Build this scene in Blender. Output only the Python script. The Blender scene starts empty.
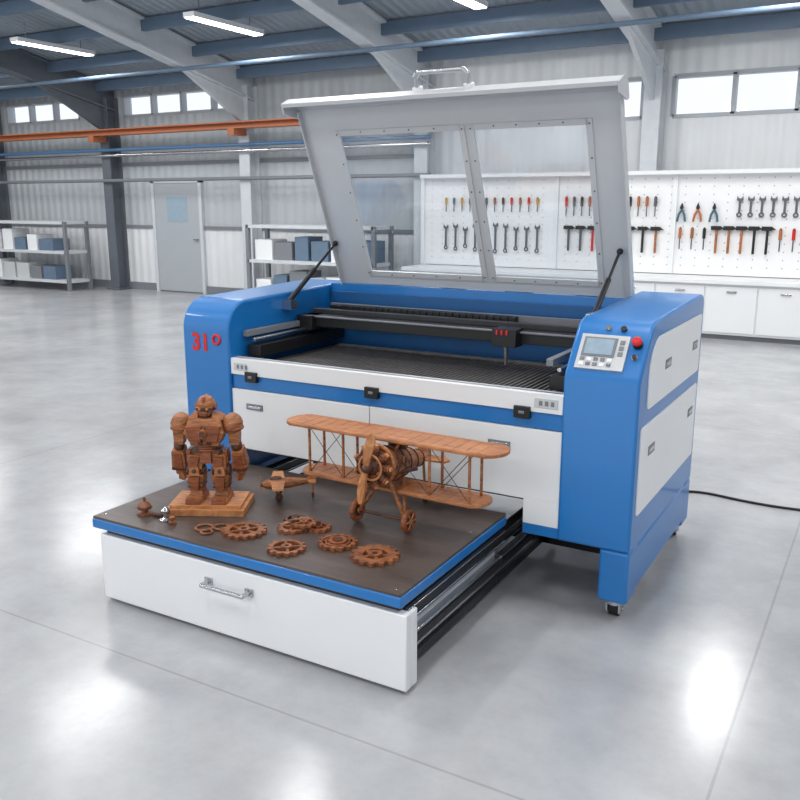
import bpy, bmesh, math, random
from mathutils import Matrix, Vector, Euler
random.seed(7)
scene=bpy.context.scene
scene.view_settings.view_transform='Standard'
scene.view_settings.look='None'

# ---------------------------------------------------------------- materials
def s2l(c):
    return tuple(((x/255)/12.92 if x/255<=0.04045 else (((x/255)+0.055)/1.055)**2.4) for x in c)
def mat(name,rgb,rough=0.5,metal=0.0,var=0.0,scale=8,bump=0.0,bscale=60,spec=0.5,coat=0.0,stretch=(1,1,1),emis=None,estr=0):
    m=bpy.data.materials.new(name); m.use_nodes=True
    nt=m.node_tree; b=nt.nodes['Principled BSDF']
    c=s2l(rgb)
    b.inputs['Base Color'].default_value=(*c,1)
    b.inputs['Roughness'].default_value=rough
    b.inputs['Metallic'].default_value=metal
    b.inputs['Specular IOR Level'].default_value=spec
    b.inputs['Coat Weight'].default_value=coat
    tc=nt.nodes.new('ShaderNodeTexCoord'); mp=nt.nodes.new('ShaderNodeMapping')
    mp.inputs['Scale'].default_value=stretch
    nt.links.new(tc.outputs['Object'],mp.inputs['Vector'])
    n=nt.nodes.new('ShaderNodeTexNoise'); n.inputs['Scale'].default_value=scale; n.inputs['Detail'].default_value=6
    nt.links.new(mp.outputs[0],n.inputs['Vector'])
    r=nt.nodes.new('ShaderNodeValToRGB')
    v=max(var,0.01)
    r.color_ramp.elements[0].position=.3; r.color_ramp.elements[1].position=.7
    r.color_ramp.elements[0].color=(*[x*(1-v) for x in c],1)
    r.color_ramp.elements[1].color=(*[min(1,x*(1+v)) for x in c],1)
    nt.links.new(n.outputs['Fac'],r.inputs[0]); nt.links.new(r.outputs[0],b.inputs['Base Color'])
    if bump>0:
        n2=nt.nodes.new('ShaderNodeTexNoise'); n2.inputs['Scale'].default_value=bscale
        nt.links.new(mp.outputs[0],n2.inputs['Vector'])
        bp=nt.nodes.new('ShaderNodeBump'); bp.inputs['Strength'].default_value=bump; bp.inputs['Distance'].default_value=.01
        nt.links.new(n2.outputs['Fac'],bp.inputs['Height']); nt.links.new(bp.outputs[0],b.inputs['Normal'])
    if emis:
        b.inputs['Emission Color'].default_value=(*s2l(emis),1); b.inputs['Emission Strength'].default_value=estr
    return m
def wood(name,c1,c2,scale=14,stretch=(1,1,7),rough=.5):
    m=bpy.data.materials.new(name); m.use_nodes=True
    nt=m.node_tree; b=nt.nodes['Principled BSDF']; b.inputs['Roughness'].default_value=rough
    tc=nt.nodes.new('ShaderNodeTexCoord'); mp=nt.nodes.new('ShaderNodeMapping'); mp.inputs['Scale'].default_value=stretch
    nt.links.new(tc.outputs['Object'],mp.inputs['Vector'])
    n=nt.nodes.new('ShaderNodeTexNoise'); n.inputs['Scale'].default_value=scale; n.inputs['Detail'].default_value=8; n.inputs['Distortion'].default_value=1.2
    nt.links.new(mp.outputs[0],n.inputs['Vector'])
    r=nt.nodes.new('ShaderNodeValToRGB'); r.color_ramp.elements[0].position=.3; r.color_ramp.elements[1].position=.68
    r.color_ramp.elements[0].color=(*s2l(c1),1); r.color_ramp.elements[1].color=(*s2l(c2),1)
    nt.links.new(n.outputs['Fac'],r.inputs[0]); nt.links.new(r.outputs[0],b.inputs['Base Color'])
    bp=nt.nodes.new('ShaderNodeBump'); bp.inputs['Strength'].default_value=.15; bp.inputs['Distance'].default_value=.004
    nt.links.new(n.outputs['Fac'],bp.inputs['Height']); nt.links.new(bp.outputs[0],b.inputs['Normal'])
    return m
def ribbed(name,rgb,axis,scale,rough=.5,strength=.6):
    m=mat(name,rgb,rough,var=.04,scale=1.5)
    nt=m.node_tree; b=nt.nodes['Principled BSDF']
    tc=nt.nodes['Texture Coordinate']
    w=nt.nodes.new('ShaderNodeTexWave'); w.bands_direction=axis; w.inputs['Scale'].default_value=scale
    nt.links.new(tc.outputs['Object'],w.inputs['Vector'])
    bp=nt.nodes.new('ShaderNodeBump'); bp.inputs['Strength'].default_value=strength; bp.inputs['Distance'].default_value=.03
    nt.links.new(w.outputs['Fac'],bp.inputs['Height']); nt.links.new(bp.outputs[0],b.inputs['Normal'])
    return m
BLUE=mat('blue_paint',(20,112,184),.35,var=.03,scale=3,coat=.3)
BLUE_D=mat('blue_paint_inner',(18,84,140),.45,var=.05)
WHITE=mat('white_paint',(232,234,236),.4,var=.02,scale=2)
GREYP=mat('grey_frame_paint',(196,199,202),.35,var=.03,scale=3)
BLACK=mat('black_plastic',(22,22,24),.45,var=.1)
DARK=mat('dark_interior',(44,46,50),.6,var=.15)
STEEL=mat('steel',(190,192,196),.25,1.0,var=.05)
BEDM=mat('bed_slat_steel',(125,122,122),.5,.4,var=.15,scale=20)
RUB=mat('rubber',(25,25,27),.7,var=.1)
RED=mat('red_plastic',(205,30,25),.35,var=.05)
LCD=mat('lcd_screen',(150,170,185),.2,var=.08,scale=40)
SEAM=mat('seam_grey',(120,124,130),.6)
TABLE=mat('table_dark_laminate',(80,70,66),.34,var=.32,scale=4,bump=.1,stretch=(1,3,1))
WOOD=wood('warm_wood',(104,58,32),(186,120,72))
WOODL=wood('light_wood',(150,92,54),(206,144,92),18,(1,6,1))
WOODD=wood('dark_wood',(54,32,22),(100,60,38))
WOODR=wood('red_wood',(98,50,30),(160,92,54))
WOODG=wood('gear_wood',(92,50,30),(158,98,60),20,(1,1,1))
def glass(name,tint,alpha):
    m=bpy.data.materials.new(name); m.use_nodes=True; nt=m.node_tree; nt.nodes.clear()
    o=nt.nodes.new('ShaderNodeOutputMaterial'); mx=nt.nodes.new('ShaderNodeMixShader')
    t=nt.nodes.new('ShaderNodeBsdfTransparent'); t.inputs[0].default_value=(*tint,1)
    g=nt.nodes.new('ShaderNodeBsdfGlossy'); g.inputs['Roughness'].default_value=.05
    mx.inputs[0].default_value=alpha
    nt.links.new(t.outputs[0],mx.inputs[1]); nt.links.new(g.outputs[0],mx.inputs[2]); nt.links.new(mx.outputs[0],o.inputs[0])
    return m
GLASS=glass('acrylic_window',(.88,.9,.92),.08)
WGLASS=glass('window_glass',(.95,.97,1),.05)

# ---------------------------------------------------------------- mesh builder
class B:
    def __init__(s,name): s.name=name; s.bm=bmesh.new(); s.mats=[]
    def mi(s,m):
        if m not in s.mats: s.mats.append(m)
        return s.mats.index(m)
    def _f(s,vs,faces,m):
        bv=[s.bm.verts.new(v) for v in vs]; i=s.mi(m)
        for f in faces:
            try:
                fc=s.bm.faces.new([bv[k] for k in f]); fc.material_index=i
            except ValueError: pass
    def box(s,x0,x1,y0,y1,z0,z1,m,M=None):
        vs=[Vector((x,y,z)) for z in (z0,z1) for y in (y0,y1) for x in (x0,x1)]
        if M: vs=[M@v for v in vs]
        s._f(vs,[(0,2,3,1),(4,5,7,6),(0,1,5,4),(2,6,7,3),(0,4,6,2),(1,3,7,5)],m)
    def fr(s,c0,s0,c1,s1,m,M=None):
        vs=[]
        for c,z in ((c0,s0),(c1,s1)):
            for dy in (-.5,.5):
                for dx in (-.5,.5):
                    vs.append(Vector((c[0]+dx*z[0],c[1]+dy*z[1],c[2])))
        if M: vs=[M@v for v in vs]
        s._f(vs,[(0,2,3,1),(4,5,7,6),(0,1,5,4),(2,6,7,3),(0,4,6,2),(1,3,7,5)],m)
    def cyl(s,p0,p1,r0,m,r1=None,seg=16,M=None):
        p0=Vector(p0);p1=Vector(p1); r1=r0 if r1 is None else r1
        d=(p1-p0).normalized(); a=d.orthogonal().normalized(); b=d.cross(a)
        vs=[]
        for p,r in ((p0,r0),(p1,r1)):
            for k in range(seg):
                t=2*math.pi*k/seg; vs.append(p+(a*math.cos(t)+b*math.sin(t))*r)
        if M: vs=[M@v for v in vs]
        fs=[(k,(k+1)%seg,seg+(k+1)%seg,seg+k) for k in range(seg)]+[tuple(range(seg))[::-1],tuple(range(seg,2*seg))]
        s._f(vs,fs,m)
    def lathe(s,p0,d,prof,m,seg=20):
        p0=Vector(p0); d=Vector(d).normalized(); a=d.orthogonal().normalized(); b=d.cross(a)
        vs=[]
        for t,r in prof:
            for k in range(seg):
                q=2*math.pi*k/seg; vs.append(p0+d*t+(a*math.cos(q)+b*math.sin(q))*max(r,1e-4))
        fs=[]
        for j in range(len(prof)-1):
            for k in range(seg): fs.append((j*seg+k,j*seg+(k+1)%seg,(j+1)*seg+(k+1)%seg,(j+1)*seg+k))
        fs.append(tuple(range(seg))[::-1]); n=(len(prof)-1)*seg; fs.append(tuple(range(n,n+seg)))
        s._f(vs,fs,m)
    def ell(s,c,r,m,seg=16,rings=10,M=None):
        if not isinstance(r,(tuple,list)): r=(r,r,r)
        vs=[];c=Vector(c)
        for j in range(1,rings):
            ph=math.pi*j/rings
            for k in range(seg):
                t=2*math.pi*k/seg
                vs.append(c+Vector((r[0]*math.sin(ph)*math.cos(t),r[1]*math.sin(ph)*math.sin(t),r[2]*math.cos(ph))))
        top=len(vs); vs.append(c+Vector((0,0,r[2]))); vs.append(c-Vector((0,0,r[2])))
        if M: vs=[M@v for v in vs]
        fs=[]
        for j in range(rings-2):
            for k in range(seg): fs.append((j*seg+k,(j+1)*seg+k,(j+1)*seg+(k+1)%seg,j*seg+(k+1)%seg))
        for k in range(seg):
            fs.append((top,k,(k+1)%seg)); n=(rings-2)*seg; fs.append((top+1,n+(k+1)%seg,n+k))
        s._f(vs,fs,m)
    def prism(s,pts,plane,d0,d1,m,M=None):
        def P(p,d):
            return Vector({'YZ':(d,p[0],p[1]),'XY':(p[0],p[1],d),'XZ':(p[0],d,p[1])}[plane])
        vs=[P(p,d0) for p in pts]+[P(p,d1) for p in pts]
        if M: vs=[M@v for v in vs]
        n=len(pts)
        s._f(vs,[tuple(range(n)),tuple(range(n,2*n))[::-1]]+[(k,(k+1)%n,n+(k+1)%n,n+k) for k in range(n)],m)
    def tube(s,pts,r,m,seg=8):
        for a,b in zip(pts[:-1],pts[1:]):
            s.cyl(a,b,r,m,seg=seg)
        for p in pts[1:-1]: s.ell(p,r,m,seg=8,rings=6)
    def torus(s,c,R,r,m,M=None,n=24,k=8,sq=1.0):
        vs=[];c=Vector(c)
        for i in range(n):
            t=2*math.pi*i/n
            for j in range(k):
                q=2*math.pi*j/k
                v=Vector(((R+r*math.cos(q))*math.cos(t),(R+r*math.cos(q))*math.sin(t),r*sq*math.sin(q)))
                if M: v=M@v
                vs.append(c+v)
        s._f(vs,[(i*k+j,((i+1)%n)*k+j,((i+1)%n)*k+(j+1)%k,i*k+(j+1)%k) for i in range(n) for j in range(k)],m)
    def done(s,parent=None,bevel=0,smooth=True,M=None,loc=None,rz=0,seg=2,sc=1):
        bmesh.ops.recalc_face_normals(s.bm,faces=s.bm.faces)
        me=bpy.data.meshes.new(s.name); s.bm.to_mesh(me); s.bm.free()
        for m in s.mats: me.materials.append(m)
        if sc!=1: me.transform(Matrix.Scale(sc,4))
        o=bpy.data.objects.new(s.name,me); scene.collection.objects.link(o)
        if smooth:
            for p in me.polygons: p.use_smooth=True
            try: me.set_sharp_from_angle(angle=math.radians(35))
            except Exception: pass
        if bevel:
            md=o.modifiers.new('bevel','BEVEL'); md.width=bevel; md.segments=seg; md.limit_method='ANGLE'; md.angle_limit=math.radians(40)
            md.harden_normals=False
        if M is not None: o.matrix_world=M
        if loc is not None:
            o.location=loc; o.rotation_euler=(0,0,math.radians(rz))
        if parent: o.parent=parent
        return o
def arc(cy,cz,r,a0,a1,n=8):
    return [(cy+r*math.cos(math.radians(a0+(a1-a0)*i/n)),cz+r*math.sin(math.radians(a0+(a1-a0)*i/n))) for i in range(n+1)]

# ================================================================= ROOM
YB_=12.0; XW0,XW1=-19.0,6.0; YF_=-6.0
def concrete():
    m=bpy.data.materials.new('polished_concrete'); m.use_nodes=True; nt=m.node_tree; b=nt.nodes['Principled BSDF']
    tc=nt.nodes.new('ShaderNodeTexCoord')
    n=nt.nodes.new('ShaderNodeTexNoise'); n.inputs['Scale'].default_value=1.3; n.inputs['Detail'].default_value=12; n.inputs['Roughness'].default_value=.7
    nt.links.new(tc.outputs['Object'],n.inputs['Vector'])
    r=nt.nodes.new('ShaderNodeValToRGB'); r.color_ramp.elements[0].position=.3; r.color_ramp.elements[1].position=.75
    r.color_ramp.elements[0].color=(*s2l((150,152,156)),1); r.color_ramp.elements[1].color=(*s2l((186,188,191)),1)
    nt.links.new(n.outputs['Fac'],r.inputs[0])
    br=nt.nodes.new('ShaderNodeTexBrick'); br.offset=0; br.inputs['Scale'].default_value=1
    br.inputs['Brick Width'].default_value=4.6; br.inputs['Row Height'].default_value=4.6; br.inputs['Mortar Size'].default_value=.005
    br.inputs['Color1'].default_value=(1,1,1,1); br.inputs['Color2'].default_value=(1,1,1,1); br.inputs['Mortar'].default_value=(.8,.8,.8,1)
    mp=nt.nodes.new('ShaderNodeMapping'); mp.inputs['Location'].default_value=(.3,2.6,0)
    nt.links.new(tc.outputs['Object'],mp.inputs[0]); nt.links.new(mp.outputs[0],br.inputs['Vector'])
    mx=nt.nodes.new('ShaderNodeMix'); mx.data_type='RGBA'; mx.blend_type='MULTIPLY'; mx.inputs[0].default_value=1
    nt.links.new(r.outputs[0],mx.inputs[6]); nt.links.new(br.outputs['Color'],mx.inputs[7]); nt.links.new(mx.outputs[2],b.inputs['Base Color'])
    n2=nt.nodes.new('ShaderNodeTexNoise'); n2.inputs['Scale'].default_value=1.6; n2.inputs['Detail'].default_value=5
    nt.links.new(tc.outputs['Object'],n2.inputs['Vector'])
    mr=nt.nodes.new('ShaderNodeMapRange'); mr.inputs[3].default_value=.14; mr.inputs[4].default_value=.26
    nt.links.new(n2.outputs['Fac'],mr.inputs[0]); nt.links.new(mr.outputs[0],b.inputs['Roughness'])
    return m
f=B('floor'); f.box(XW0,XW1,YF_,YB_+.2,-.1,0,concrete()); f.done(smooth=False)
WALLG=ribbed('wall_cladding_grey',(180,186,191),'X',1.6)
WALLW=ribbed('wall_cladding_white',(220,223,226),'X',1.6)
ZT=3.75
w=B('wall_back')
w.box(XW0,-6.4,YB_,YB_+.2,0,1.2,WALLW)
w.box(XW0,-6.4,YB_,YB_+.2,1.2,3.22,WALLG)
w.box(-6.4,XW1,YB_,YB_+.2,0,2.75,WALLW)
w.box(XW0,-6.4,YB_,YB_+.2,3.58,ZT+.1,WALLG)
w.box(-6.4,XW1,YB_,YB_+.2,3.25,ZT+.1,WALLW)
wins=[(-16.3,-13.4),(-12.9,-10.0),(-6.2,-3.2),(-2.8,.2),(.7,3.7)]
for a,b_ in ((XW0,-16.3),(-13.4,-12.9),(-10,-6.4)): w.box(a,b_,YB_,YB_+.2,3.22,3.58,WALLG)
for a,b_ in ((-6.4,-6.2),(-3.2,-2.8),(.2,.7),(3.7,XW1)): w.box(a,b_,YB_,YB_+.2,2.75,3.25,WALLW)
w.done(smooth=False)
FRAME=mat('window_frame',(170,175,180),.5)
for i,(a,b_) in enumerate(wins):
    o=B('window_%d'%(i+1)); Z0,Z1=(3.22,3.58) if i<2 else (2.75,3.25)
    o.box(a,b_,YB_+.09,YB_+.1,Z0,Z1,WGLASS)
    n=4
    for k in range(n+1):
        x=a+(b_-a)*k/n; o.box(x-.025,x+.025,YB_-.01,YB_+.12,Z0,Z1,FRAME)
    for z in (Z0,Z1): o.box(a,b_,YB_-.01,YB_+.12,z-.025,z+.025,FRAME)
    o.done(smooth=False)
w=B('wall_left'); w.box(XW0-.2,XW0,YF_,YB_+.2,0,ZT+.1,ribbed('wall_cladding_left',(185,190,195),'Y',1.6)); 
w.prism([(YF_,ZT),(YB_+.2,ZT),(2,5.9)],'YZ',XW0-.2,XW0,WALLG); w.done(smooth=False)
w=B('wall_right'); w.box(XW1,XW1+.2,YF_,YB_+.2,0,ZT+.1,ribbed('wall_cladding_right',(215,218,222),'Y',1.6))
w.prism([(YF_,ZT),(YB_+.2,ZT),(2,5.9)],'YZ',XW1,XW1+.2,WALLG); w.done(smooth=False)
o=B('baseboard_back'); o.box(XW0,XW1,YB_-.03,YB_,0,.14,SEAM); o.done(smooth=False)
SL=.2
def rz_(y): return ZT+(YB_-y)*SL if y>2 else ZT+10*SL-(2-y)*SL
CEIL=ribbed('roof_sheet',(138,148,158),'X',2.2)
c=B('ceiling')
c.prism([(YB_+.2,rz_(YB_+.2)),(2,rz_(2)),(YF_,rz_(YF_)),(YF_,rz_(YF_)+.12),(2,rz_(2)+.12),(YB_+.2,rz_(YB_+.2)+.12)],'YZ',XW0-.2,XW1+.2,CEIL)
c.done(smooth=False)
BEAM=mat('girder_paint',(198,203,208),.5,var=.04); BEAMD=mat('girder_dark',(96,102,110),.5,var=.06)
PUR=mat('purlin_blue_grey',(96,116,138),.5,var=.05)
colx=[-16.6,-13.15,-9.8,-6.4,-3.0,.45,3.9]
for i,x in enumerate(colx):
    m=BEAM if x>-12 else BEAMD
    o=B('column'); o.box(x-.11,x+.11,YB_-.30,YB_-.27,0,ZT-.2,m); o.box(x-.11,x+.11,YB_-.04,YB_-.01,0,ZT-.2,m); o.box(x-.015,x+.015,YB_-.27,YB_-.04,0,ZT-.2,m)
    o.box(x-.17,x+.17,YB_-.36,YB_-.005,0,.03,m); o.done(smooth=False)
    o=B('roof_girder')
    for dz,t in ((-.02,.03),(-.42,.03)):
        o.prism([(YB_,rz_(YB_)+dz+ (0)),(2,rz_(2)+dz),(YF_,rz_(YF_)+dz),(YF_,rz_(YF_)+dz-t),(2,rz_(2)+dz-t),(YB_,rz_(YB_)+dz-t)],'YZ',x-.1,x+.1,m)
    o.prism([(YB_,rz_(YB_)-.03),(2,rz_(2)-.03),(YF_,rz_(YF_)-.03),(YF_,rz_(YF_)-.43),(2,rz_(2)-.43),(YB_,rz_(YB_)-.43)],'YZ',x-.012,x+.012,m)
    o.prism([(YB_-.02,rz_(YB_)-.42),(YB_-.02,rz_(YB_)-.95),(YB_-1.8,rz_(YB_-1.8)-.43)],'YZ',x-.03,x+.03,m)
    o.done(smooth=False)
o=B('roof_purlins')
for k in range(17):
    y=YB_-.4-k*1.02
    o.box(XW0,XW1,y-.03,y+.03,rz_(y)-.19,rz_(y)-.02,PUR)
for y in (10.2,7.2,4.2):
    o.cyl((XW0,y,rz_(y)-.5),(XW1,y,rz_(y)-.5),.03,PUR)
o.done(smooth=False)
ORANGE=mat('orange_paint',(176,104,66),.45,var=.05)
o=B('crane_beam'); o.box(XW0,-6.0,YB_-.62,YB_-.42,2.84,2.86,ORANGE); o.box(XW0,-6.0,YB_-.62,YB_-.42,2.93,2.95,ORANGE); o.box(XW0,-6.0,YB_-.53,YB_-.51,2.85,2.94,ORANGE)
for x in colx[:4]: o.box(x-.07,x+.07,YB_-.62,YB_-.25,2.74,2.84,ORANGE)
o.done(smooth=False)
o=B('wall_pipes')
PIPE=mat('pipe_blue',(70,110,150),.4)
for z,m in ((2.6,PIPE),(2.5,STEEL),(2.05,SEAM)):
    o.cyl((XW0,YB_-.35,z),(-6.2,YB_-.35,z),.03,m)
o.done()
o=B('trim_1')
for z in (1.2,2.35): o.box(XW0,-6.4,YB_-.03,YB_,z-.03,z+.03,SEAM)
o.done(smooth=False)
o=B('door_1'); x0,x1=-12.2,-11.1
o.box(x0,x1,YB_-.05,YB_-.01,.02,2.0,mat('door_grey',(168,174,180),.5)); 
for a,b_,c0,c1 in ((x0-.07,x0,0,2.07),(x1,x1+.07,0,2.07),(x0-.07,x1+.07,2.0,2.07)): o.box(a,b_,YB_-.07,YB_-.001,c0,c1,BEAM)
o.box(x1-.15,x1-.05,YB_-.1,YB_-.05,.98,1.0,STEEL); o.box(x0+.3,x1-.3,YB_-.055,YB_-.045,1.3,1.75,LCD)
o.done(smooth=False)
for i,(x,w_) in enumerate(((-9.2,2.4),(-16.0,2.4))):
    o=B('storage_rack')
    for xx in (x,x+w_):
        for yy in (11.0,11.5): o.box(xx-.03,xx+.03,yy-.03,yy+.03,0,1.3,SEAM)
    for z in (.15,.7,1.25): o.box(x,x+w_,10.97,11.53,z,z+.05,BEAM)
    for z in (.2,.75):
        xx=x+.1
        while xx<x+w_-.4:
            ww=random.uniform(.25,.4); hh=random.uniform(.2,.4)
            o.box(xx,xx+ww,11.05,11.45,z,z+hh,random.choice([WHITE,SEAM,PUR,GREYP])); xx+=ww+.06
    o.done(smooth=False)
PEG=mat('pegboard_white',(236,237,238),.5,var=.02)
o=B('pegboard')
px0,px1,py=-6.3,1.6,11.62
o.box(px0,px1,py,py+.06,.74,2.0,PEG)
for x in (px0,-4.2,-2.6,-.9,px1): o.box(x-.03,x+.03,py-.03,py+.02,.74,2.03,WHITE)
o.box(px0,px1,py-.12,py+.06,2.0,2.05,WHITE)
for k in range(44):
    for z in [.85+.1*j for j in range(12)]:
        o.box(px0+.15+k*.175-.006,px0+.15+k*.175+.006,py-.002,py,z-.006,z+.006,SEAM)
o.done(smooth=False)
o=B('wall_cabinet_bench')
o.box(px0,px1,11.05,11.70,.06,.68,WHITE); o.box(px0-.03,px1+.03,11.0,11.70,.68,.73,WHITE); o.box(px0,px1,11.1,11.7,0,.06,SEAM)
xx=px0
while xx<px1-.1:
    o.box(xx+.01,xx+.60,11.03,11.05,.09,.65,WHITE); o.box(xx+.25,xx+.37,11.01,11.03,.58,.6,STEEL); xx+=.61
o.done(smooth=False,bevel=.004)
o=B('hand_tools')
TC=[RED,ORANGE,mat('tool_yellow',(200,150,50),.4),BLACK,mat('tool_steel_dark',(110,112,116),.3,.8),mat('tool_teal',(60,100,115),.4),WOOD]
TS=TC[4]
Y=py-.035
def screwdriver(x,z,m,L=.2):
    o.cyl((x,Y,z),(x,Y,z+L*.45),.02,m,seg=10); o.cyl((x,Y,z),(x,Y,z-L*.5),.008,TS,seg=8); o.cyl((x,Y,z+L*.45),(x,Y,z+L*.5),.012,BLACK,seg=8)
def wrench(x,z,L=.28):
    o.box(x-.014,x+.014,Y-.006,Y+.006,z-L/2,z+L/2,TS); o.torus((x,Y,z-L/2-.02),.024,.010,TS,Matrix.Rotation(math.pi/2,3,'X'),n=14,k=6)
    o.prism([(x-.035,z+L/2+.05),(x-.04,z+L/2),(x-.01,z+L/2-.02),(x+.01,z+L/2-.02),(x+.04,z+L/2),(x+.035,z+L/2+.05),(x+.015,z+L/2+.02),(x-.015,z+L/2+.02)],'XZ',Y-.007,Y+.007,TS)
def pliers(x,z,m):
    for sgn in (-1,1):
        o.tube([(x+sgn*.05,Y,z-.14),(x+sgn*.035,Y,z-.05),(x,Y,z+.01)],.014,m)
        o.prism([(x,z),(x+sgn*.025,z+.03),(x+sgn*.006,z+.09),(x,z+.09)],'XZ',Y-.008,Y+.008,BLACK)
def hammer(x,z,m):
    o.cyl((x,Y,z-.2),(x,Y,z+.1),.016,m,seg=10); o.box(x-.07,x+.05,Y-.02,Y+.02,z+.09,z+.14,BLACK); o.prism([(x+.05,z+.1),(x+.05,z+.135),(x+.1,z+.1)],'XZ',Y-.01,Y+.01,BLACK)
def drill(x,z,m):
    o.cyl((x-.07,Y-.02,z),(x+.06,Y-.02,z),.034,m,seg=12); o.cyl((x+.06,Y-.02,z),(x+.11,Y-.02,z),.015,BLACK,r1=.008,seg=10); o.fr((x-.045,Y-.02,z-.12),(.04,.03),(x-.035,Y-.02,z-.01),(.035,.03),BLACK); o.box(x-.08,x,Y-.045,Y+.01,z-.16,z-.12,m)
for x in [-5.9+.13*k for k in range(12)]: screwdriver(x,1.62,random.choice(TC))
for x in [-5.9+.16*k for k in range(10)]: wrench(x,1.15,random.uniform(.2,.34))
for x in [-4.05+.11*k for k in range(12)]: screwdriver(x,1.6,random.choice([RED,ORANGE,BLACK,TS]),.26)
for x in [-4.0+.17*k for k in range(8)]: hammer(x,1.2,random.choice([RED,WOOD,BLACK,TS]))
for x in [-2.5+.2*k for k in range(3)]: pliers(x,1.55,random.choice([RED,TC[5],ORANGE]))
for x in [-1.8+.13*k for k in range(7)]: wrench(x,1.6,.16)
for x in [-2.5+.15*k for k in range(11)]: hammer(x,1.22,random.choice([WOOD,BLACK,ORANGE])) if random.random()<.4 else screwdriver(x,1.2,random.choice([RED,BLACK,ORANGE,WOOD]),.28)
for x in [-.75+.24*k for k in range(9)]: drill(x,1.25,random.choice([TC[5],ORANGE,RED]))
for x in [-.7+.15*k for k in range(14)]: screwdriver(x,1.6,random.choice(TC),.26)
o.done()

# lamps
LED=mat('led_emitter',(255,255,255),.5,emis=(255,255,255),estr=9)
for x in (-15,-11.5,-8.1,-4.7,-1.3,2.1):
    for y in (9.4,6.4,3.4,.0,-3.6):
        z=rz_(y)-.34
        o=B('ceiling_lamp')
        o.box(-.09,.09,-.7,.7,0,.06,WHITE); o.box(-.075,.075,-.68,.68,-.012,0,LED)
        for yy in (-.5,.5): o.cyl((0,yy,.06),(0,yy,.30),.006,STEEL,seg=6)
        ob=o.done(smooth=False,loc=(x,y,z))
        L=bpy.data.lights.new('lamp_light','AREA'); L.shape='RECTANGLE'; L.size=.3; L.size_y=1.4; L.energy=54; L.color=(1,.985,.96)
        lo=bpy.data.objects.new('light_panel',L); scene.collection.objects.link(lo); lo.parent=ob; lo.location=(0,0,-.03)

# ================================================================= MACHINE
MACH=bpy.data.objects.new('laser_cutting_machine',None); scene.collection.objects.link(MACH)
XL,XR=-3.10,-.79; EW=.30; YF,YR=3.17,4.30
XI0,XI1=XL+EW,XR-EW
profL=[(YR,.3),(YF,.3)]+arc(YF+.15,1.03,.15,180,90,10)+arc(YR-.05,1.15,.05,90,0,4)
profR=[(YR,.3),(YF,.3),(YF,.98)]+[(YF+.015,1.01),(YF+.135,1.158),(YF+.165,1.185),(YF+.21,1.2)]+[(YR-.06,1.225)]+arc(YR-.05,1.175,.05,90,0,4)
o=B('end_housing_left'); o.prism(profL,'YZ',XL,XI0,BLUE)
o.box(XL,XL+.11,YF,YF+.14,.08,.3,BLUE); o.box(XL,XL+.10,YR-.14,YR,.08,.3,BLUE); o.box(XL,XL+.05,YF+.1,YR-.1,.10,.3,BLUE)
o.done(MACH,bevel=.012,seg=3)
o=B('end_housing_right'); o.prism(profR,'YZ',XI1,XR,BLUE)
o.box(XR-.12,XR,YF,YF+.14,.08,.3,BLUE); o.box(XR-.11,XR,YR-.14,YR,.08,.3,BLUE); o.box(XR-.05,XR-.0005,YF+.1,YR-.1,.10,.3,BLUE)
o.done(MACH,bevel=.012,seg=3)
def rpoly(y0,y1,z0,z1,r,rt=None):
    rt=rt or r
    return arc(y0+r,z0+r,r,180,270,4)+arc(y1-r,z0+r,r,270,360,4)+arc(y1-r,z1-r,r,0,90,4)+arc(y0+rt,z1-rt,rt,90,180,8)
for nm,x0,x1,sx in (('side_panels_right',XR-.004,XR+.006,1),('side_panels_left',XL-.006,XL+.004,-1)):
    o=B(nm)
    o.prism(rpoly(YF+.12,YR-.06,.86,1.135,.02,.15),'YZ',x0,x1,WHITE)
    o.prism(rpoly(YF+.05,YR-.06,.44,.80,.02),'YZ',x0,x1,WHITE)
    xf=x1 if sx>0 else x0
    for (yy,zz) in ((YF+.42,1.0),(YF+.95,1.0),(YF+.22,.68),(YF+.95,.68)):
        o.box(xf-.002,xf+.002,yy-.05,yy+.05,zz-.02,zz+.02,SEAM); o.box(xf-.004,xf+.004,yy-.035,yy+.035,zz-.010,zz+.010,STEEL)
    o.done(MACH,bevel=.002)
o=B('front_panels')
o.box(XI0,XI1,YF+.01,YF+.05,.825,.905,WHITE)
o.box(XI0,XI1,YF+.02,YF+.06,.755,.825,BLUE)
o.box(XI0,-2.0,YF+.012,YF+.05,.45,.752,WHITE)
o.box(-1.995,XI1,YF+.012,YF+.05,.45,.752,WHITE)
o.box(-1.245,XI1,YF+.012,YF+.05,.345,.45,WHITE)
o.box(-1.245,XI1+.2,YF+.012,YF+.08,.30,.345,BLUE)
for x in (-2.66,-1.36):
    o.box(x-.05,x+.05,YF+.006,YF+.014,.655,.685,SEAM); o.box(x-.04,x+.04,YF+.004,YF+.01,.663,.677,STEEL)
for x in (-2.67,-1.98,-1.26):
    o.box(x-.035,x+.035,YF-.004,YF+.03,.795,.845,BLACK)
    o.box(x-.012,x+.012,YF-.008,YF+.0,.815,.827,SEAM)
for x,w_ in ((-2.74,.04),(-1.16,.05)):
    o.box(x-w_,x+w_,YF+.007,YF+.012,.845,.885,GREYP)
    for k in range(3): o.box(x-w_+.02+k*.025,x-w_+.035+k*.025,YF+.005,YF+.009,.855,.875,SEAM)
o.done(MACH,bevel=.003)
o=B('body_shell')
o.box(XI0,XI1,YF+.05,YR-.02,.43,.80,DARK)
o.box(XI0,XI1,YR-.06,YR,.3,1.2,BLUE)
o.box(XI0,XI1,4.06,YR,1.12,1.205,BLUE)
o.box(XI0,XI1,4.05,4.10,.8,1.16,BLUE_D)
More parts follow.
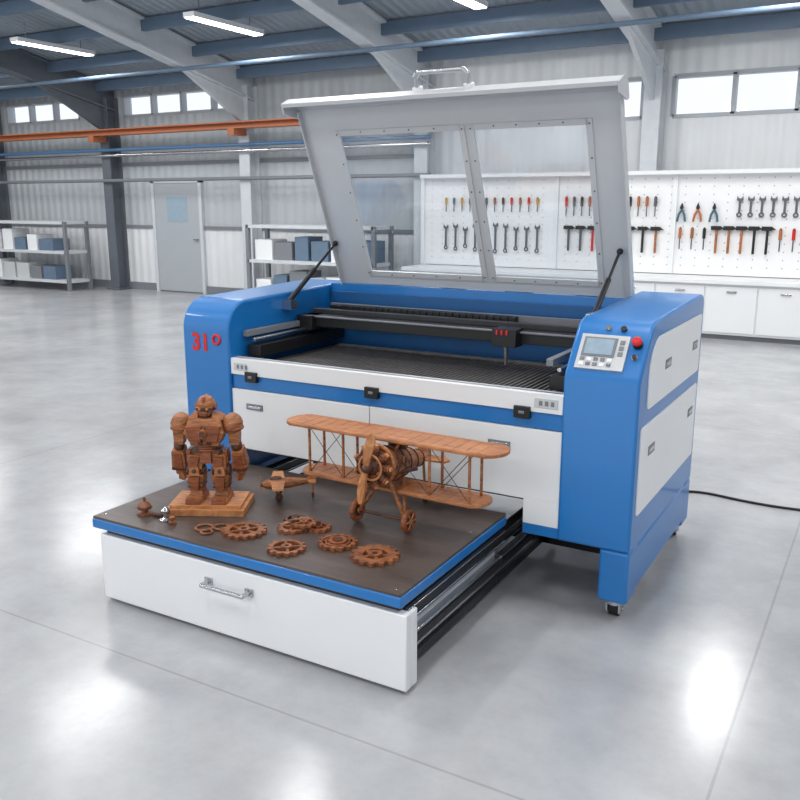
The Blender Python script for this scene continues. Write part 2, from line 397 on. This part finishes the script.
o.box(-1.2,XI1,YF+.05,YR-.02,.3,.43,DARK)
o.box(XI0-.001,XI1+.001,YF+.03,YF+.075,.80,.905,GREYP)
o.done(MACH,bevel=.004)
o=B('work_bed')
o.box(XI0+.06,XI1-.06,YF+.08,4.04,.80,.812,DARK)
x=XI0+.12
while x<XI1-.1:
    o.box(x-.004,x+.004,YF+.10,3.98,.812,.862,BEDM); x+=.026
o.box(XI0+.08,XI1-.08,YF+.085,YF+.11,.81,.872,BEDM); o.box(XI0+.08,XI1-.08,3.97,3.99,.81,.872,BEDM)
o.box(XI0+.08,XI0+.11,YF+.085,3.99,.81,.872,STEEL); o.box(XI1-.11,XI1-.08,YF+.085,3.99,.81,.872,STEEL)
o.done(MACH)
o=B('gantry')
DY=.10
for xa in (XI0+.02,XI1-.10):
    o.box(xa,xa+.08,YF+.12,4.04,.90,.96,BLACK); o.cyl((xa+.04,YF+.12,.985),(xa+.04,4.04,.985),.010,STEEL)
    o.box(xa-.01,xa+.02,YF+.10,4.04,1.0,1.03,SEAM)
    o.box(xa,xa+.1,3.60+DY,3.80+DY,.985,1.06,BLACK)
o.box(XI0+.04,XI1-.04,3.64+DY,3.72+DY,1.0,1.06,BLACK)
o.cyl((XI0+.04,3.63+DY,1.055),(XI1-.04,3.63+DY,1.055),.006,SEAM)
o.box(XI0+.04,XI1-.04,3.72+DY,3.76+DY,1.06,1.085,DARK)
o.box(-1.62,-1.50,3.57+DY,3.66+DY,.99,1.075,BLACK); o.cyl((-1.56,3.60+DY,.99),(-1.56,3.60+DY,.90),.014,STEEL,r1=.007)
for xx in (-1.60,-1.575,-1.55): o.box(xx,xx+.010,3.565+DY,3.572+DY,1.045,1.07,RED)
xx=XI0+.1
while xx<-1.6:
    o.box(xx,xx+.034,3.90,3.95,1.07,1.10,BLACK); xx+=.038
o.box(XI0+.05,XI1-.05,3.98,4.0,1.05,1.1,SEAM)
for x in (XI0+.2,-2.3,-1.9,-1.4): o.cyl((x,4.045,1.0),(x,4.06,1.0),.02,BLACK)
o.done(MACH,bevel=.002)
# lid
u=Vector((0,-.389,.921)); n_=Vector((0,-.921,-.389)); 
LX=XI0+.08
LM=Matrix(((1,0,0,LX),(0,u.y,n_.y,4.10),(0,u.z,n_.z,1.215),(0,0,0,1)))
LW=XI1-LX+.01; LH=.975
o=B('lid_frame')
fa=.195; fl=.15; ft=.13; fb=.075; mid=.91
o.box(0,fa,0,LH,0,.02,GREYP); o.box(LW-fl,LW,0,LH,0,.02,GREYP)
o.box(fa,LW-fl,0,fb,0,.02,GREYP); o.box(fa,LW-fl,LH-ft,LH,0,.02,GREYP)
o.box(mid-.03,mid+.03,fb,LH-ft,0,.02,GREYP)
for a,b_ in ((fa,mid-.03),(mid+.03,LW-fl)):
    z0,z1=.02,.026
    o.box(a-.02,a+.008,fb-.02,LH-ft+.02,z0,z1,GREYP); o.box(b_-.008,b_+.02,fb-.02,LH-ft+.02,z0,z1,GREYP)
    o.box(a,b_,fb-.02,fb+.008,z0,z1,GREYP); o.box(a,b_,LH-ft-.008,LH-ft+.02,z0,z1,GREYP)
    for k in range(6):
        vv=fb+(LH-ft-fb)*k/5
        for ss in (a-.008,b_+.008): o.cyl((ss,vv,z1),(ss,vv,z1+.003),.0035,BLACK,seg=8)
    for k in range(1,5):
        ss=a+(b_-a)*k/5
        for vv in (fb-.008,LH-ft+.008): o.cyl((ss,vv,z1),(ss,vv,z1+.003),.0035,BLACK,seg=8)
o.box(-.006,.0,0,LH,0,.05,GREYP); o.box(LW,LW+.006,0,LH,0,.05,GREYP)
for k in range(4): o.cyl((.22+k*.38,-.01,-.005),(.37+k*.38,-.01,-.005),.012,STEEL)
outer=[(LH-.01,0)]+[(LH+.0+.07*math.sin(t),.07-.07*math.cos(t)) for t in [math.radians(a) for a in range(0,100,12)]]+[(LH+.068,.13)]
inner=[(LH+.050,.13)]+[(LH+.0+.052*math.sin(t),.07-.052*math.cos(t)) for t in [math.radians(a) for a in range(96,-1,-12)]]+[(LH-.01,.018)]
pts=outer+inner
o.prism([(p[0],p[1]) for p in pts],'YZ',-.02,LW+.02,GREYP)
for s_ in (-.029,LW+.021):
    o.prism([(LH-.04,.001),(LH-.005,.001)]+outer[2:]+[(LH+.02,.13),(LH-.04,.03)],'YZ',s_,s_+.008,GREYP)
hx=mid-.06
o.tube([(hx-.13,LH+.06,.07),(hx-.13,LH+.13,.07),(hx-.11,LH+.15,.07),(hx+.11,LH+.15,.07),(hx+.13,LH+.13,.07),(hx+.13,LH+.06,.07)],.012,STEEL,seg=12)
for sx in (-.13,.13): o.cyl((hx+sx,LH+.065,.07),(hx+sx,LH+.085,.07),.025,WHITE)
o.done(MACH,M=LM)
o=B('lid_glazing')
o.box(fa,mid-.03,fb,LH-ft,.008,.012,GLASS); o.box(mid+.03,LW-fl,fb,LH-ft,.008,.012,GLASS); o.done(MACH,M=LM)
def LP(s,v,n): return LM@Vector((s,v,n))
o=B('gas_struts')
for x,s_,bz in ((XI0+.03,.02,1.11),(XI1-.03,LW-.04,1.14)):
    top=LP(s_,.25,.04); bot=Vector((x,3.62,bz+.03)); midp=bot.lerp(top,.55)
    o.cyl(bot,midp,.013,BLACK); o.cyl(midp,top,.007,BLACK); o.ell(top,.015,BLACK); o.ell(bot,.018,BLACK)
    o.box(x-.03,x+.03,3.60,3.66,bz-.01,bz+.04,STEEL)
o.done(MACH)
d=Vector((0,.63,.777)); nn=Vector((0,-.777,.63))
CM=Matrix(((1,0,0,XI1+.150),(0,d.y,nn.y,3.247),(0,d.z,nn.z,1.083),(0,0,0,1)))
o=B('control_panel')
o.box(-.115,.075,-.085,.07,0,.012,GREYP)
o.box(-.10,.03,-.03,.055,.010,.016,SEAM); o.box(-.09,.02,-.022,.047,.015,.018,LCD)
for r in range(2):
    for k in range(5): o.box(-.10+k*.027,-.082+k*.027,-.05-r*.022,-.036-r*.022,.010,.015,[SEAM,WHITE,STEEL][(k+r)%3])
for k in range(3): o.box(.042,.06,.03-k*.026,.048-k*.026,.010,.015,SEAM)
o.cyl((.108,.04,0),(.108,.04,.012),.020,BLACK); o.lathe((.108,.04,.01),(0,0,1),[(0,.011),(.012,.011),(.015,.019),(.026,.019),(.031,.013)],RED)
o.cyl((.108,-.02,0),(.108,-.02,.012),.013,STEEL); o.cyl((.108,-.02,.012),(.108,-.02,.022),.008,BLACK)
o.cyl((-.02,.105,-.004),(-.02,.105,.010),.012,STEEL); o.cyl((.04,.105,-.004),(.04,.105,.012),.012,BLACK)
o.done(MACH,M=CM)
cu=bpy.data.curves.new('logo_mark','FONT'); cu.body='31'; cu.size=.12; cu.extrude=.001; cu.offset=.004; cu.align_x='CENTER'
lo=bpy.data.objects.new('logo_mark',cu); scene.collection.objects.link(lo); lo.location=(XL+.12,YF-.002,.93); lo.rotation_euler=(math.pi/2,0,0); cu.materials.append(RED); lo.parent=MACH
o=B('logo_ring'); o.torus((XL+.225,YF-.002,.99),.022,.007,RED,Matrix.Rotation(math.pi/2,3,'X')); o.done(MACH)
o=B('casters')
for x in (XL+.06,XR-.06):
    for y in (YF+.06,YR-.06):
        o.cyl((x,y,.08),(x,y,.06),.04,STEEL); o.box(x-.03,x-.022,y-.03,y+.03,.025,.065,STEEL); o.box(x+.022,x+.03,y-.03,y+.03,.025,.065,STEEL)
        o.cyl((x-.02,y+.01,.032),(x+.02,y+.01,.032),.032,RUB,seg=20); o.cyl((x-.032,y+.01,.032),(x+.032,y+.01,.032),.01,STEEL)
o.done(MACH)
# drawer
DRW=bpy.data.objects.new('pull_out_drawer_table',None); scene.collection.objects.link(DRW)
TX0,TX1,TY0=-2.80,-1.31,2.275; TZ=.376; TYE=YF-.001
o=B('drawer_table')
o.box(TX0,TX1,TY0,TYE,.325,.366,BLUE)
o.done(DRW,bevel=.006)
o=B('table_surface'); o.box(TX0+.004,TX1-.004,TY0+.004,TYE,.364,TZ,TABLE)
for x in (TX0+.04,TX1-.04):
    for y in (TY0+.04,2.9): o.cyl((x,y,TZ-.002),(x,y,TZ+.0005),.007,STEEL,seg=12)
o.done(DRW,bevel=.003)
o=B('drawer_front')
o.box(TX0+.03,TX1+.015,TY0+.01,TY0+.05,.015,.300,WHITE)
o.box(TX0+.03,TX0+.045,TY0+.05,TY0+.09,.015,.300,WHITE); o.box(TX1,TX1+.015,TY0+.05,TY0+.09,.015,.300,WHITE)
o.box(TX0+.05,TX1-.02,TY0+.03,TY0+.06,.30,.325,DARK)
o.done(DRW,bevel=.005)
o=B('drawer_handle')
hx=-2.07; hz=.225
o.tube([(hx-.10,TY0+.01,hz),(hx-.10,TY0-.035,hz),(hx+.10,TY0-.035,hz),(hx+.10,TY0+.01,hz)],.009,STEEL,seg=12)
for s_ in (-.1,.1): o.box(hx+s_-.018,hx+s_+.018,TY0+.002,TY0+.012,hz-.015,hz+.015,STEEL)
o.done(DRW)
o=B('drawer_box')
o.box(TX0+.08,TX0+.1,TY0+.05,TYE,.05,.325,GREYP); o.box(TX1-.07,TX1-.05,TY0+.05,TYE,.05,.325,GREYP)
o.box(TX0+.1,TX1-.07,TY0+.05,TYE,.05,.07,GREYP)
for x in (TX0+.2,TX1-.2):
    for y in (TY0+.15,):
        o.cyl((x-.012,y,.026),(x+.012,y,.026),.026,RUB,seg=16); o.box(x-.02,x-.014,y-.015,y+.015,.02,.055,STEEL); o.box(x+.014,x+.02,y-.015,y+.015,.02,.055,STEEL)
o.done(DRW,bevel=.002)
for nm,par,ya,yb in (('telescopic_slides',DRW,TY0+.06,TYE),('fixed_slides',MACH,YF,3.9)):
    o=B(nm)
    for xs in (TX1-.05,TX0+.04):
        o.box(xs,xs+.035,ya,yb,.235,.30,BLACK); o.box(xs+.01,xs+.042,ya+.0,yb,.245,.252,STEEL); o.box(xs+.01,xs+.042,ya,yb,.288,.294,STEEL)
        o.box(xs,xs+.03,ya,yb,.12,.18,STEEL); o.box(xs+.03,xs+.036,ya,yb,.135,.165,BLACK)
        o.box(xs,xs+.02,ya,yb,.05,.085,BLACK)
    o.done(par,bevel=.002)
o=B('slide_supports')
o.box(TX1-.05,XR-.05,3.7,3.75,.05,.1,BLACK); o.box(TX0,TX1,3.7,3.75,.05,.1,BLACK); o.box(XL+.05,TX0,3.7,3.75,.05,.1,BLACK); o.done(MACH)

# ================================================================= POWER CABLE
cu=bpy.data.curves.new('power_cable','CURVE'); cu.dimensions='3D'; cu.bevel_depth=.007; cu.bevel_resolution=4
sp=cu.splines.new('NURBS'); P=[(-1.35,4.307,.25),(-1.35,4.42,.22),(-1.25,4.6,.03),(-1.0,4.9,.007),(-.85,4.99,.007),(-.6,4.93,.007),(-.3,4.93,.007),(.1,5.05,.007),(.6,4.9,.007),(1.6,5.1,.007),(3,5.6,.007)]
sp.points.add(len(P)-1)
for p,q in zip(sp.points,P): p.co=(*q,1)
sp.use_endpoint_u=True; sp.order_u=3
co=bpy.data.objects.new('power_cable',cu); scene.collection.objects.link(co); cu.materials.append(RUB)

# ================================================================= ROBOT
TI=TZ+.001
o=B('wooden_robot_figurine')
W1,W2,W3=WOOD,WOODR,WOODD
for s in (-1,1):
    x=s*.064
    o.fr((x,-.015,.042),(.085,.135),(x,-.01,.066),(.074,.115),W1); o.fr((x,.01,.062),(.066,.08),(x,.01,.09),(.056,.06),W1)
    o.box(x-.036,x+.036,-.088,-.066,.042,.066,W2)
    o.fr((x,.005,.082),(.060,.062),(x*.98,.005,.155),(.086,.084),W1)
    o.fr((x,-.038,.09),(.036,.018),(x,-.045,.148),(.052,.018),W2)
    for zz in (.10,.12): o.box(x-.04,x+.04,-.036,.044,zz,zz+.004,W3)
    o.cyl((x-.045,.0,.170),(x+.045,.0,.170),.024,W3)
    o.fr((x,-.034,.155),(.056,.022),(x,-.032,.195),(.042,.022),W1); o.cyl((x,-.048,.175),(x,-.04,.175),.010,W3)
    o.fr((x*.96,.003,.18),(.066,.068),(x*.85,.003,.245),(.084,.082),W1)
    o.fr((x*1.0,-.038,.195),(.034,.012),(x*.9,-.043,.235),(.05,.012),W2)
    o.fr((x*1.55,.003,.205),(.012,.05),(x*1.42,.003,.262),(.02,.065),W2)
    o.cyl((s*.08,0,.372),(s*.12,0,.368),.025,W3)
    o.ell((s*.130,0,.372),(.050,.054,.046),W1); o.torus((s*.131,0,.356),.047,.007,W2,n=20); o.torus((s*.129,0,.378),.049,.003,W3,n=20)
    o.ell((s*.155,-.028,.385),.010,W3,seg=10,rings=6)
    o.fr((s*.140,.0,.285),(.046,.05),(s*.136,0,.345),(.056,.06),W1)
    o.ell((s*.145,0,.278),.028,W3)
    R=Matrix.Translation((s*.147,0,.275))@Euler((math.radians(20),math.radians(-4*s),0)).to_matrix().to_4x4()
    o.fr((0,0,-.105),(.070,.066),(0,0,-.012),(.056,.056),W1,R)
    o.fr((s*.032,0,-.095),(.014,.052),(s*.028,0,-.022),(.014,.042),W2,R)
    o.fr((0,-.032,-.095),(.045,.012),(0,-.029,-.025),(.035,.012),W2,R)
    o.box(-.037,.037,-.035,.035,-.108,-.094,W3,R)
    o.fr((0,0,-.137),(.042,.046),(0,0,-.105),(.048,.05),W1,R)
    for k in range(4): 
        yy=-.019+k*.0128
        o.box(-.014-s*.004,.008-s*.004,yy-.0054,yy+.0054,-.162,-.134,W1,R)
        o.box(-s*.014-.013,-s*.014+.009,yy-.0054,yy+.0054,-.172+.004*abs(k-1.5),-.157,W1,R)
    o.cyl(R@Vector((-s*.01,-.025,-.12)),R@Vector((-s*.024,-.033,-.150)),.007,W1)
o.fr((0,0,.222),(.08,.06),(0,0,.265),(.145,.088),W1); o.box(-.028,.028,-.054,-.034,.212,.26,W2); o.box(-.07,.07,-.046,.046,.255,.268,W3)
o.cyl((0,0,.255),(0,0,.295),.05,W3)
for k in range(3): o.torus((0,0,.266+k*.011),.05,.006,W2,n=20)
o.fr((0,0,.286),(.13,.095),(0,0,.345),(.20,.13),W1); o.fr((0,0,.345),(.20,.13),(0,.005,.402),(.155,.095),W1)
for s in (-1,1):
    o.fr((s*.040,-.058,.310),(.052,.022),(s*.047,-.064,.376),(.08,.030),W2)
    o.fr((s*.04,.06,.31),(.05,.03),(s*.04,.06,.38),(.06,.04),W3)
    o.fr((s*.062,0,.395),(.055,.07),(s*.05,0,.42),(.03,.05),W1)
    for zz in (.292,.302): o.box(s*.02-.012,s*.02+.012,-.058,-.044,zz,zz+.006,W3)
o.cyl((0,-.06,.345),(0,-.082,.345),.020,W1); o.cyl((0,-.082,.345),(0,-.086,.345),.012,W3); o.torus((0,-.083,.345),.016,.003,W2,Matrix.Rotation(math.pi/2,3,'X'),n=16,k=6)
o.cyl((0,0,.395),(0,0,.425),.027,W3)
for v in o.bm.verts: v.co.x*=.84
o.ell((0,.002,.453),(.039,.045,.040),W1); o.fr((0,-.006,.414),(.044,.060),(0,-.004,.450),(.070,.078),W1)
o.box(-.031,.031,-.0475,-.041,.437,.449,W3); o.fr((0,-.043,.414),(.022,.016),(0,-.043,.434),(.038,.016),W2)
o.box(-.006,.006,-.044,.034,.470,.492,W2)
for s in (-1,1): o.cyl((s*.031,0,.446),(s*.044,0,.446),.016,W2); o.ell((s*.015,-.047,.443),.006,WOODL,seg=8,rings=6)
o.box(-.165,.165,-.11,.11,0,.028,WOODL); o.box(-.15,.15,-.095,.095,.028,.042,WOODL)
ro=o.done(bevel=.003,loc=(-2.435,2.60,TI),rz=28)

# ================================================================= BIPLANE
o=B('wooden_biplane_model')
def wing(z,x0,x1,y0,y1,th,m):
    pts=[]; r=(y1-y0)/2; cy=(y0+y1)/2
    for i in range(11): 
        a=math.radians(90+18*i); pts.append((x0+r*.8+r*.8*math.cos(a),cy+r*math.sin(a)))
    for i in range(11):
        a=math.radians(-90+18*i); pts.append((x1-r*.8+r*.8*math.cos(a),cy+r*math.sin(a)))
    o.prism(pts,'XY',z,z+th,m)
    x=x0+.06
    while x<x1-.05:
        o.box(x-.002,x+.002,y0+.012,y1-.012,z-.001,z+th+.0015,m); x+=.05
    o.cyl((x0+.05,y0+.008,z+th/2),(x1-.05,y0+.008,z+th/2),.009,m,seg=8)
WG=wood('wing_wood',(138,82,48),(190,126,78),9,(1,7,1))
wing(.355,-.5,.5,-.09,.075,.012,WG)
wing(.150,-.43,.43,-.075,.075,.012,WG)
ax=Vector((0,.40,-.06)); ax.normalize()
o.lathe((0,-.12,.262),ax,[(0,.068),(.03,.076),(.10,.070),(.18,.058),(.28,.040),(.385,.018)],WOOD,24)
for t,r in ((.05,.0755),(.11,.070),(.17,.0605),(.24,.049),(.31,.036)):
    c=Vector((0,-.12,.262))+ax*t
    o.torus(c,r,.003,WOODD,Matrix.Rotation(math.radians(90-8.5)*1,3,'X'),n=24,k=6)
o.box(-.03,.03,.02,.09,.300,.318,WOODD); o.ell((0,.055,.318),(.02,.02,.024),WOOD)
for s in (-1,1):
    o.cyl((s*.06,-.10,.235),(s*.075,.06,.215),.008,WOODD,seg=8)
    for k in range(4): o.cyl((s*.055,-.09+k*.03,.262),(s*.078,-.09+k*.03,.262),.009,WOODD,seg=10)
    o.torus((s*.074,-.02,.275),.018,.004,WOODL,Matrix.Rotation(math.pi/2,3,'Y'),n=16,k=6)
    o.cyl((s*.06,-.02,.275),(s*.076,-.02,.275),.008,WOODR,seg=10)
o.lathe((0,-.165,.268),(0,1,0),[(0,.02),(.01,.034),(.02,.038),(.05,.04)],WOODD,20)
for k in range(9):
    t=2*math.pi*k/9; dv=Vector((math.cos(t),0,math.sin(t))); c=Vector((0,-.14,.266))
    o.cyl(c+dv*.03,c+dv*.078,.015,WOODR,seg=10)
    for q in (.045,.055,.065): o.cyl(c+dv*q,c+dv*(q+.004),.019,WOODD,seg=10)
    o.cyl(c+dv*.078,c+dv*.088,.010,WOODL,seg=8)
    o.cyl(c+dv*.08,c+dv*.066+Vector((0,.04,0)),.005,WOODR,seg=6)
o.torus((0,-.112,.266),.078,.009,WOOD,Matrix.Rotation(math.pi/2,3,'X'),n=28)
o.torus((0,-.158,.266),.05,.005,WOODL,Matrix.Rotation(math.pi/2,3,'X'),n=24,k=6)
o.lathe((0,-.205,.268),(0,1,0),[(0,.004),(.008,.014),(.02,.02),(.04,.02)],WOODD,16)
pm=Matrix.Translation((0,-.188,.268))@Matrix.Rotation(math.radians(12),4,'Y')
for s in (-1,1):
    pts=[(-.008,0),(-.020,s*.05),(-.022,s*.09),(-.014,s*.135),(0,s*.15),(.014,s*.14),(.019,s*.09),(.012,s*.05),(.008,0)]
    o.prism(pts,'XZ',-.005,.005,WOODL,pm@Matrix.Rotation(math.radians(s*12),4,'Z'))
for s in (-1,1):
    for xx in (.20,.37):
        for yy in (-.055,.045): o.cyl((s*xx,yy,.155),(s*xx,yy,.358),.006,WOOD,seg=8)
    for a,b_ in (((s*.2,-.055,.16),(s*.37,-.055,.355)),((s*.2,-.055,.355),(s*.37,-.055,.16)),((s*.05,-.055,.30),(s*.2,-.055,.16)),((s*.2,.045,.16),(s*.37,.045,.355))):
        o.cyl(a,b_,.0018,WOODD,seg=6)
    for yy in (-.05,.04): o.cyl((s*.035,yy,.30),(s*.07,yy,.358),.006,WOOD,seg=8)
    o.cyl((s*.045,-.09,.20),(s*.105,-.075,.05),.008,WOOD,seg=8); o.cyl((s*.045,.01,.19),(s*.105,-.075,.05),.008,WOOD,seg=8)
    Rw=Matrix.Rotation(math.pi/2,3,'Y')
    o.torus((s*.12,-.075,.048),.036,.012,WOODR,Rw,n=28,k=10)
    o.cyl((s*.112,-.075,.048),(s*.128,-.075,.048),.032,WOODD,seg=20); o.cyl((s*.106,-.075,.048),(s*.134,-.075,.048),.011,WOODL,seg=12)
    for k in range(6):
        t=math.pi*k/3; o.cyl((s*.132,-.075,.048),(s*.132,-.075+.035*math.cos(t),.048+.035*math.sin(t)),.003,WOODL,seg=6)
o.cyl((-.12,-.075,.048),(.12,-.075,.048),.006,WOODD,seg=8)
o.prism([(-.12,.205),(-.13,.235),(-.10,.265),(.10,.265),(.13,.235),(.12,.205),(.02,.19),(-.02,.19)],'XY',.205,.213,WG)
o.prism([(.19,.205),(.20,.26),(.225,.295),(.255,.295),(.272,.26),(.272,.2)],'YZ',-.004,.004,WG)
o.cyl((0,.24,.2),(0,.26,.006),.006,WOOD,seg=8); o.cyl((-.008,.262,.014),(.008,.262,.014),.014,WOODD,seg=14)
o.done(bevel=.0012,loc=(-1.68,2.85,TI+.001),rz=-2,seg=1,sc=1.02)

# small airplane
o=B('wooden_toy_airplane')
o.lathe((-.12,0,.06),(1,0,0.05),[(0,.010),(.015,.020),(.06,.027),(.12,.023),(.2,.012),(.235,.007)],WOOD,16)
o.prism([(-.075,-.13),(-.03,-.13),(-.02,0),(-.03,.13),(-.075,.13),(-.085,0)],'XY',.072,.080,WOODL)
o.prism([(.085,-.05),(.11,-.05),(.115,0),(.11,.05),(.085,.05),(.075,0)],'XY',.072,.078,WOODL)
o.prism([(.07,.075),(.10,.12),(.118,.12),(.115,.075)],'XZ',-.003,.003,WOODL)
o.ell((-.06,0,.083),(.03,.015,.016),WOODD)
o.lathe((-.132,0,.06),(1,0,0),[(0,.002),(.006,.008),(.014,.008)],WOODD,12)
o.box(-.130,-.126,-.006,.006,.02,.10,WOODL)
for y in (-.04,.04): o.cyl((-.05,y*.5,.055),(-.05,y,.015),.005,WOOD,seg=8); o.cyl((-.05,y-.005,.016),(-.05,y+.005,.016),.016,WOODD)
o.cyl((.1,0,.07),(.1,0,.006),.004,WOOD,seg=8); o.cyl((.1,-.004,.007),(.1,.004,.007),.007,WOODD)
o.done(loc=(-2.225,2.88,TI),rz=38)

# gears
def gear(o,cx,cy,z0,th,R,teeth,m,rin=.62,spokes=5,hub=.28,tooth=.16,hubm=None):
    N=teeth*8; prof=[]
    for i in range(N):
        ph=(i%8); rr=R if ph in (1,2,3) else R*(1-tooth)
        if ph in (0,4): rr=R*(1-tooth*.35)
        prof.append(rr)
    def ann(rout,rin_,za,zb,mm):
        vs=[]
        for z in (za,zb):
            for r in (rout,rin_):
                for i in range(N):
                    t=2*math.pi*i/N; q=r[i] if isinstance(r,list) else r
                    vs.append(Vector((cx+q*math.cos(t),cy+q*math.sin(t),z)))
        fs=[]
        for i in range(N):
            j=(i+1)%N
            fs+=[(i,j,N+j,N+i),(2*N+i,2*N+j,3*N+j,3*N+i),(i,j,2*N+j,2*N+i),(N+i,N+j,3*N+j,3*N+i)]
        o._f(vs,fs,mm)
    ann(prof,R*rin,z0,z0+th,m)
    ann(R*hub,R*.12,z0,z0+th*1.25,hubm or m)
    for k in range(spokes):
        M=Matrix.Translation((cx,cy,0))@Matrix.Rotation(2*math.pi*k/spokes+.3,4,'Z')
        o.box(R*hub*.9,R*rin*1.03,-R*.07,R*.07,z0+th*.1,z0+th*.9,m,M)
def G(x,y,R,teeth,m,**k):
    o=B('wooden_gear'); gear(o,0,0,0,.014,R,teeth,m,**k); return o.done(smooth=False,loc=(x,y,TI),rz=random.uniform(0,40))
G(-2.128,2.45,.090,16,WOODG,spokes=6)
G(-1.875,2.395,.074,13,WOODG,spokes=4,rin=.7)
o=B('wooden_gear'); gear(o,0,0,0,.016,.076,14,WOODG,spokes=8,rin=.76,hub=.45,hubm=WOODR); o.cyl((0,0,0),(0,0,.024),.02,WOODD); o.torus((0,0,.014),.045,.004,WOODR,sq=.8); o.done(smooth=False,loc=(-1.735,2.53,TI))
G(-1.549,2.50,.092,14,WOODG,rin=.5,spokes=5,hub=.3)
o=B('wooden_gear_cluster')
gear(o,0,0,0,.013,.065,12,WOODG,spokes=4); gear(o,.09,.05,0,.013,.05,10,WOODR,spokes=4); gear(o,.03,.03,.017,.011,.055,11,WOODG,spokes=5); gear(o,-.05,.075,0,.013,.045,10,WOODD,spokes=3); o.cyl((.0,0,0),(0,0,.04),.01,WOODD)
o.cyl((.09,.05,0),(.09,.05,.035),.008,WOODD); o.done(smooth=False,loc=(-1.98,2.575,TI))
o=B('wooden_ring_pair'); o.torus((0,0,.005),.034,.006,WOODG,sq=.8); o.torus((.055,.04,.005),.03,.006,WOODG,sq=.8); o.torus((.04,-.03,.005),.022,.005,WOODG,sq=.9); o.done(loc=(-2.29,2.40,TI))
o=B('miniature_bell_ornament'); o.lathe((0,0,0),(0,0,1),[(0,.03),(.008,.03),(.01,.012),(.018,.010),(.024,.026),(.037,.028),(.05,.02),(.057,.006),(.07,.007),(.075,.002)],WOODG,20); o.torus((0,0,.03),.029,.003,WOODD,n=20,k=6); o.cyl((.045,0,.009),(.09,.01,.009),.009,WOODD); o.done(loc=(-2.62,2.40,TI))
o=B('miniature_lamp_ornament'); o.lathe((0,0,0),(0,0,1),[(0,.024),(.006,.024),(.009,.006),(.025,.006),(.03,.018),(.045,.02),(.055,.01),(.06,.003)],STEEL,20)
o.lathe((.05,-.015,0),(0,0,1),[(0,.016),(.01,.016),(.013,.008),(.03,.012),(.034,.003)],WOODG,16); o.done(loc=(-2.49,2.39,TI))

# ================================================================= WORLD + CAMERA
wd=bpy.data.worlds.new('sky'); scene.world=wd; wd.use_nodes=True
bg=wd.node_tree.nodes['Background']; bg.inputs[0].default_value=(.95,.975,1,1); bg.inputs[1].default_value=1.25
cam=bpy.data.cameras.new('camera'); cam.lens=38.5; cam.sensor_width=36
co=bpy.data.objects.new('camera',cam); scene.collection.objects.link(co)
co.location=(0,0,1.65); co.rotation_euler=(math.radians(77),0,math.radians(30)); scene.camera=co
